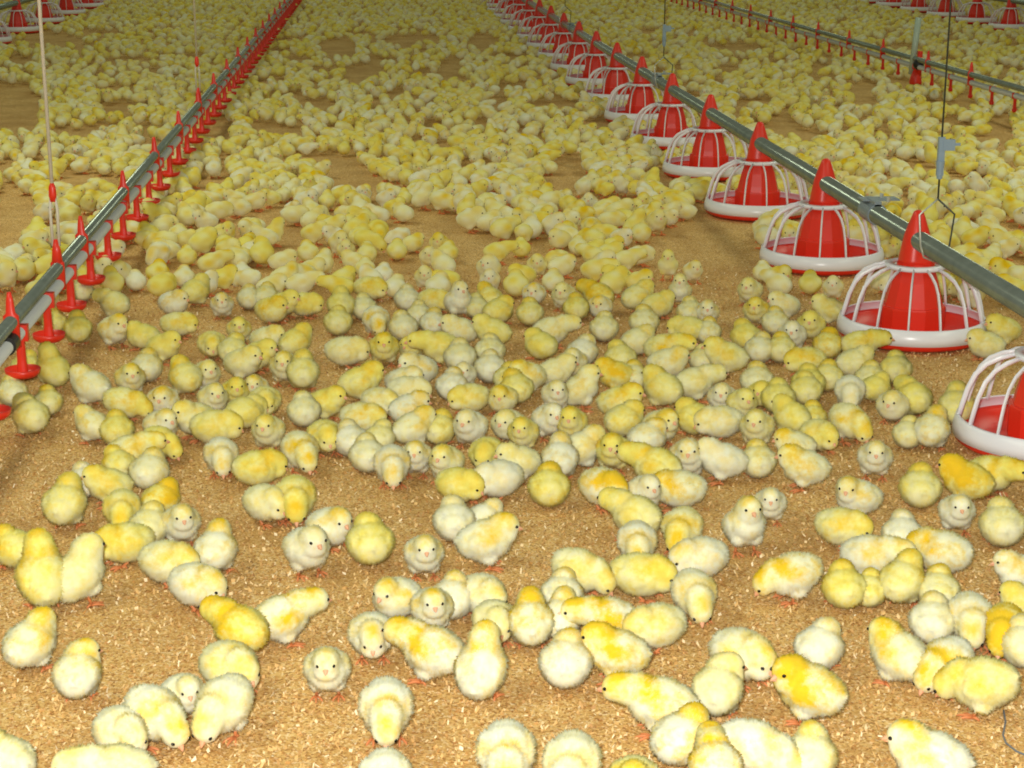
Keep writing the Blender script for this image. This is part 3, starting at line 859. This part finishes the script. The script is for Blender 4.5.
link('regulator', pydata('regulator', *join([lathe([(.0005, .04), (.030, .042), (.034, .060), (.028, .090), (.018, .12), (.0005, .125)], 20), box((.012, -.01, .16), (.022, .026, .13))]), M['red']), dr, (.01, ys-.02, 0))
link('hose_joint', pydata('hose_joint', *ball((.0, ys-.085, .16), (.03, .03, .03), 12, 8), M['black']), dr)
# ---------------------------------------------------------------- hanging cords
def cord_to(X, y, zlow, ztop, kind, label):
    root = empty('suspension_cord', (X, y, 0))
    if kind == 'feed':
        zt = PIPE_Z + .115; za = zt + .055
        link('rope', pydata('rope', *tube([(0, 0, zt), (0, 0, ztop)], .0022, 8), M['steel_rope']), root)
        for s in (-1, 1):
            br = [(0, 0, zt), (s*.040, .0, zt-.035), (s*.033, 0, PIPE_Z+.01), (s*.0245, 0, PIPE_Z-.016), (0, 0, PIPE_Z-.0265)]
            link('wire_hanger', pydata('wire_hanger', *tube(br, .0022, 8), M['wire'] if s < 0 else M['steel_rope']), root)
        adj = link('cord_adjuster', pydata('cord_adjuster', *join([box((0, 0, za+.04), (.014, .010, .085)), box((.016, 0, za+.065), (.026, .012, .024)), box((.034, 0, za+.066), (.016, .006, .006)), tube([(0, 0, za-.01), (0, 0, za+.03)], [.006, .010], 10)]), M['blue'], False), root)
    else:
        zt = .235; zj = .36
        link('rope', pydata('rope', *tube([(0, 0, zj), (0, 0, ztop)], .0042, 8), M['cord']), root)
        for s in (-1, 1): link('rope_strand', pydata('rope_strand', *tube([(s*.002, 0, zj), (s*.008, 0, zj-.04), (s*.007, 0, zt)], .0036, 8), M['cord']), root)
        link('cord_adjuster', pydata('cord_adjuster', *join([loft([(0, 0, zj-.024, .006, .006), (0, 0, zj-.01, .009, .007), (0, 0, zj+.008, .008, .007), (0, 0, zj+.018, .004, .004)], 12)]), M['red']), root)
        link('hook', pydata('hook', *join([loft([(0, 0, .19, .013, .009), (0, 0, .225, .010, .008), (0, 0, .25, .005, .004)], 12)]), M['red']), root)
    return tag(root, label, 'cord', 'hanging cords')
yc = at(932, 250, PIPE_Z).y
cord_to(XR, yc, 0, 2.6, 'feed', 'dark hanging wire with blue adjuster above the second nearest feeder')
cord_to(XR, at(672, 84, PIPE_Z).y, 0, 2.6, 'feed', 'dark hanging wire with blue adjuster, middle of the thick feed pipe')
cord_to(XR, at(579, 24, PIPE_Z).y, 0, 2.6, 'feed', 'dark hanging wire near the far end of the thick feed pipe')
cord_to(XD, clipL[1], 0, 2.6, 'drink', 'pale hanging cord with red adjuster at the near left end of the drinker pipe')
cord_to(XD, at(187, 104, STEEL_Z).y, 0, 2.6, 'drink', 'faint pale hanging cord further along the left drinker pipe')
# grey thread on the litter, bottom right
th = [at(x, y, .003) for x, y in ((1003.5, 710), (1005.5, 722), (1003, 735), (1006, 743), (1016, 751), (1030, 757))]
tp = []
for i in range(len(th)-1):
    for k in range(4): tp.append(th[i].lerp(th[i+1], k/4))
tp.append(th[-1])
tag(link('thread', pydata('thread', *tube(tp, .0012, 6), M['yarn'])), 'thin grey thread lying on the litter in the bottom right corner', 'thread')
# ---------------------------------------------------------------- the rest of the flock, past counting
BARE = [(705, 262, 62, 40), (392, 262, 14, 10), (470, 262, 28, 12), (640, 272, 22, 8), (135, 262, 12, 8), (470, 244, 14, 6), (330, 275, 12, 8), (52, 40, 32, 7), (15, 108, 28, 22), (80, 133, 20, 6), (15, 212, 28, 20), (198, 190, 14, 6), (217, 128, 18, 12), (230, 222, 16, 10), (338, 48, 20, 10), (413, 39, 27, 5),
 (365, 71, 22, 9), (450, 66, 12, 7), (484, 41, 16, 7), (496, 106, 8, 9), (260, 122, 10, 4), (440, 148, 12, 5), (335, 210, 12, 8), (484, 45, 10, 7), (570, 172, 18, 17), (614, 200, 20, 8),
 (718, 226, 42, 18), (738, 48, 30, 5), (730, 68, 14, 5), (783, 118, 14, 7), (864, 88, 16, 8), (785, 122, 14, 8), (910, 165, 10, 10), (967, 104, 13, 7), (998, 131, 14, 16), (967, 200, 9, 12),
 (881, 131, 9, 6), (905, 47, 26, 3), (100, 33, 22, 3), (20, 60, 16, 5), (700, 150, 8, 8), (655, 170, 8, 6), (470, 165, 10, 5), (225, 160, 8, 6), (290, 200, 8, 6), (130, 60, 25, 4), (820, 66, 12, 5)]
def flock():
    pts = []; cell = .05; grid = {}
    def ok(x, y, m):
        i, j = int(math.floor(x/cell)), int(math.floor(y/cell))
        for a in range(i-2, i+3):
            for b in range(j-2, j+3):
                for (u, w, mm) in grid.get((a, b), ()):
                    if (u-x)**2 + (w-y)**2 < (mm if mm > .073 else min(m, mm))**2: return False
        return True
    def add(x, y, m): grid.setdefault((int(math.floor(x/cell)), int(math.floor(y/cell))), []).append((x, y, m))
    for x, y, s in placed: add(x, y, .074)
    n = 60000; D = np.sqrt(3.5**2 + (20.8**2-3.5**2)*rng.random(n)); side = .3 + .31*D
    Lt = rng.uniform(-1, 1, n)*side
    xs = Lt*math.cos(YAW) + D*math.sin(YAW); ysr = D*math.cos(YAW) - Lt*math.sin(YAW)
    px, py = project(np.stack([xs, ysr, np.full(n, .03)], 1))
    # clustered density
    ph = rng.uniform(0, 6.28, (14,)); kx = rng.normal(0, 9, 14); ky = rng.normal(0, 9, 14)
    dens = np.sum([np.sin(kx[i]*xs + ky[i]*ysr + ph[i]) for i in range(14)], axis=0)/math.sqrt(7)
    for i in range(n):
        x, y = xs[i], ysr[i]
        inside = -30 < px[i] < 1054 and py[i] < 800
        lim = 322 if px[i] < 45 else (300 if px[i] > 930 else 288)
        if inside and py[i] > lim: continue
        if not inside and py[i] > 244 and (px[i] < -60 or px[i] > 1090) and D[i] < 2.4: continue
        if not inside and py[i] > 244 and -60 <= px[i] <= 1090: continue
        if dens[i] < -.85 and py[i] > 28: continue
        bad = False
        for cx, cy, rx, ry in BARE:
            if ((px[i]-cx)/(rx*1.05))**2 + ((py[i]-cy)/(ry*1.2))**2 < 1: bad = True; break
        if bad: continue
        for fx, fy in FEEDERS:
            e_ = (.22, .29, -.07) if abs(fx-XR) < .3 else (.30, .55, -.30)
            if ((fx-x)/e_[0])**2 + ((fy+e_[2]-y)/e_[1])**2 < 1: bad = True; break
        if bad: continue
        m = (.056 if rng.random() < .5 else .072) + .022*min(1, max(0, (D[i]-7)/7))
        if ok(x, y, m): add(x, y, m); pts.append((x, y, px[i], py[i]))
    return pts
pts = flock()
def lod(pose, voxel, it, detail):
    V, Nn, faces = body_mesh(pose, voxel, it)
    r, w, hd = marks(pose, V); w = w - .5*hd; V = V*1.05
    quads = [f for f in faces]; vv = [V]; R = [r]; Wt = [w]; kind = [np.zeros(len(V))]
    if detail:
        for (sv, sf), k in ((beak_shape(pose), 1), (eye_shape(pose, -1), 2), (eye_shape(pose, 1), 2)) + (((leg_shape(pose, -1), 3), (leg_shape(pose, 1), 3)) if detail > 1 else ()):
            off = sum(len(a) for a in vv); quads += [[i+off for i in f] for f in sf]
            a = np.array([tuple(p) for p in sv]); vv.append(a); R.append(np.zeros(len(a))); Wt.append(np.zeros(len(a))); kind.append(np.full(len(a), k))
    V = np.vstack(vv); tri = []
    for f in quads:
        for k in range(1, len(f)-1): tri.append((f[0], f[k], f[k+1]))
    return V, np.array(tri, np.int32), np.concatenate(R), np.concatenate(Wt), np.concatenate(kind)
LODS = {}
for p in POSES:
    LODS[p] = [lod(p, .0050, 3, 2), lod(p, .0085, 2, 1), lod(p, .0140, 1, 0)]
def flock_mesh():
    VV, TT, CC = [], [], []; off = 0
    jobs = [(x, y, rng.uniform(0, 2*math.pi), None, None, rng.uniform(.9, 1.12), py) for x, y, px, py in pts] + [(x, y, a, p, c, s, 260) for x, y, a, p, c, s in extra]
    names = list('srhtplu'); pr = np.array([.27, .24, .16, .10, .10, .09, .04])
    for x, y, a, p, c, s, py in jobs:
        p = p or names[int(rng.choice(7, p=pr))]; L = 0 if py > 165 else (1 if py > 85 else 2)
        V, T, r, w, kd = LODS[p][L]; ca, sa = math.cos(a), math.sin(a)
        mir = 1 if rng.random() < .5 else -1
        q = V*s*(.93 if py > 200 else .84); X = q[:, 0]*ca - mir*q[:, 1]*sa + x; Y = q[:, 0]*sa + mir*q[:, 1]*ca + y
        VV.append(np.stack([X, Y, q[:, 2]], 1)); TT.append((T if mir > 0 else T[:, ::-1]) + off); off += len(V)
        if c is None: t, k = TINT[['w', 'c', 'y', 'o'][int(rng.choice(4, p=(.16, .36, .44, .04)))]]
        else: t, k = TINT[c]
        bl = np.sin(V[:, 0]*95 + x*40)*np.sin(V[:, 1]*110 + y*50)*np.sin(V[:, 2]*120 + x*30)
        tt = np.clip(t + rng.uniform(-.15, .15) + .3*bl - .3*w, 0, 1)[:, None]; dd = np.clip((r + .5*bl)*k*rng.uniform(.5, 1.1), 0, 1)[:, None]
        col = np.array(WHITE)*(1-tt) + np.array(YELLOW)*tt; col = col*(1-dd) + np.array(DEEP)*dd; col *= .94
        col[kd == 1] = (.80, .42, .24); col[kd == 2] = (.006, .005, .005); col[kd == 3] = (.78, .25, .09)
        CC.append(col)
    V = np.vstack(VV).astype(np.float32); T = np.vstack(TT).astype(np.int32); C = np.ones((len(V), 4), np.float32); C[:, :3] = np.vstack(CC)
    me = bpy.data.meshes.new('flock'); me.vertices.add(len(V)); me.vertices.foreach_set('co', V.reshape(-1))
    me.loops.add(T.size); me.loops.foreach_set('vertex_index', T.reshape(-1)); me.polygons.add(len(T))
    me.polygons.foreach_set('loop_start', np.arange(0, T.size, 3, dtype=np.int32)); me.polygons.foreach_set('use_smooth', np.ones(len(T), bool))
    me.update(); me.validate(); me.materials.append(M['flock'])
    a = me.color_attributes.new('plumage', 'FLOAT_COLOR', 'POINT'); a.data.foreach_set('color', C.reshape(-1))
    print('flock chicks', len(jobs), 'tris', len(T))
    return me
fo = link('chick_flock', flock_mesh()); tag(fo, 'countless small yellow chicks filling the house behind the nearest few hundred', 'chicks', kind='stuff')
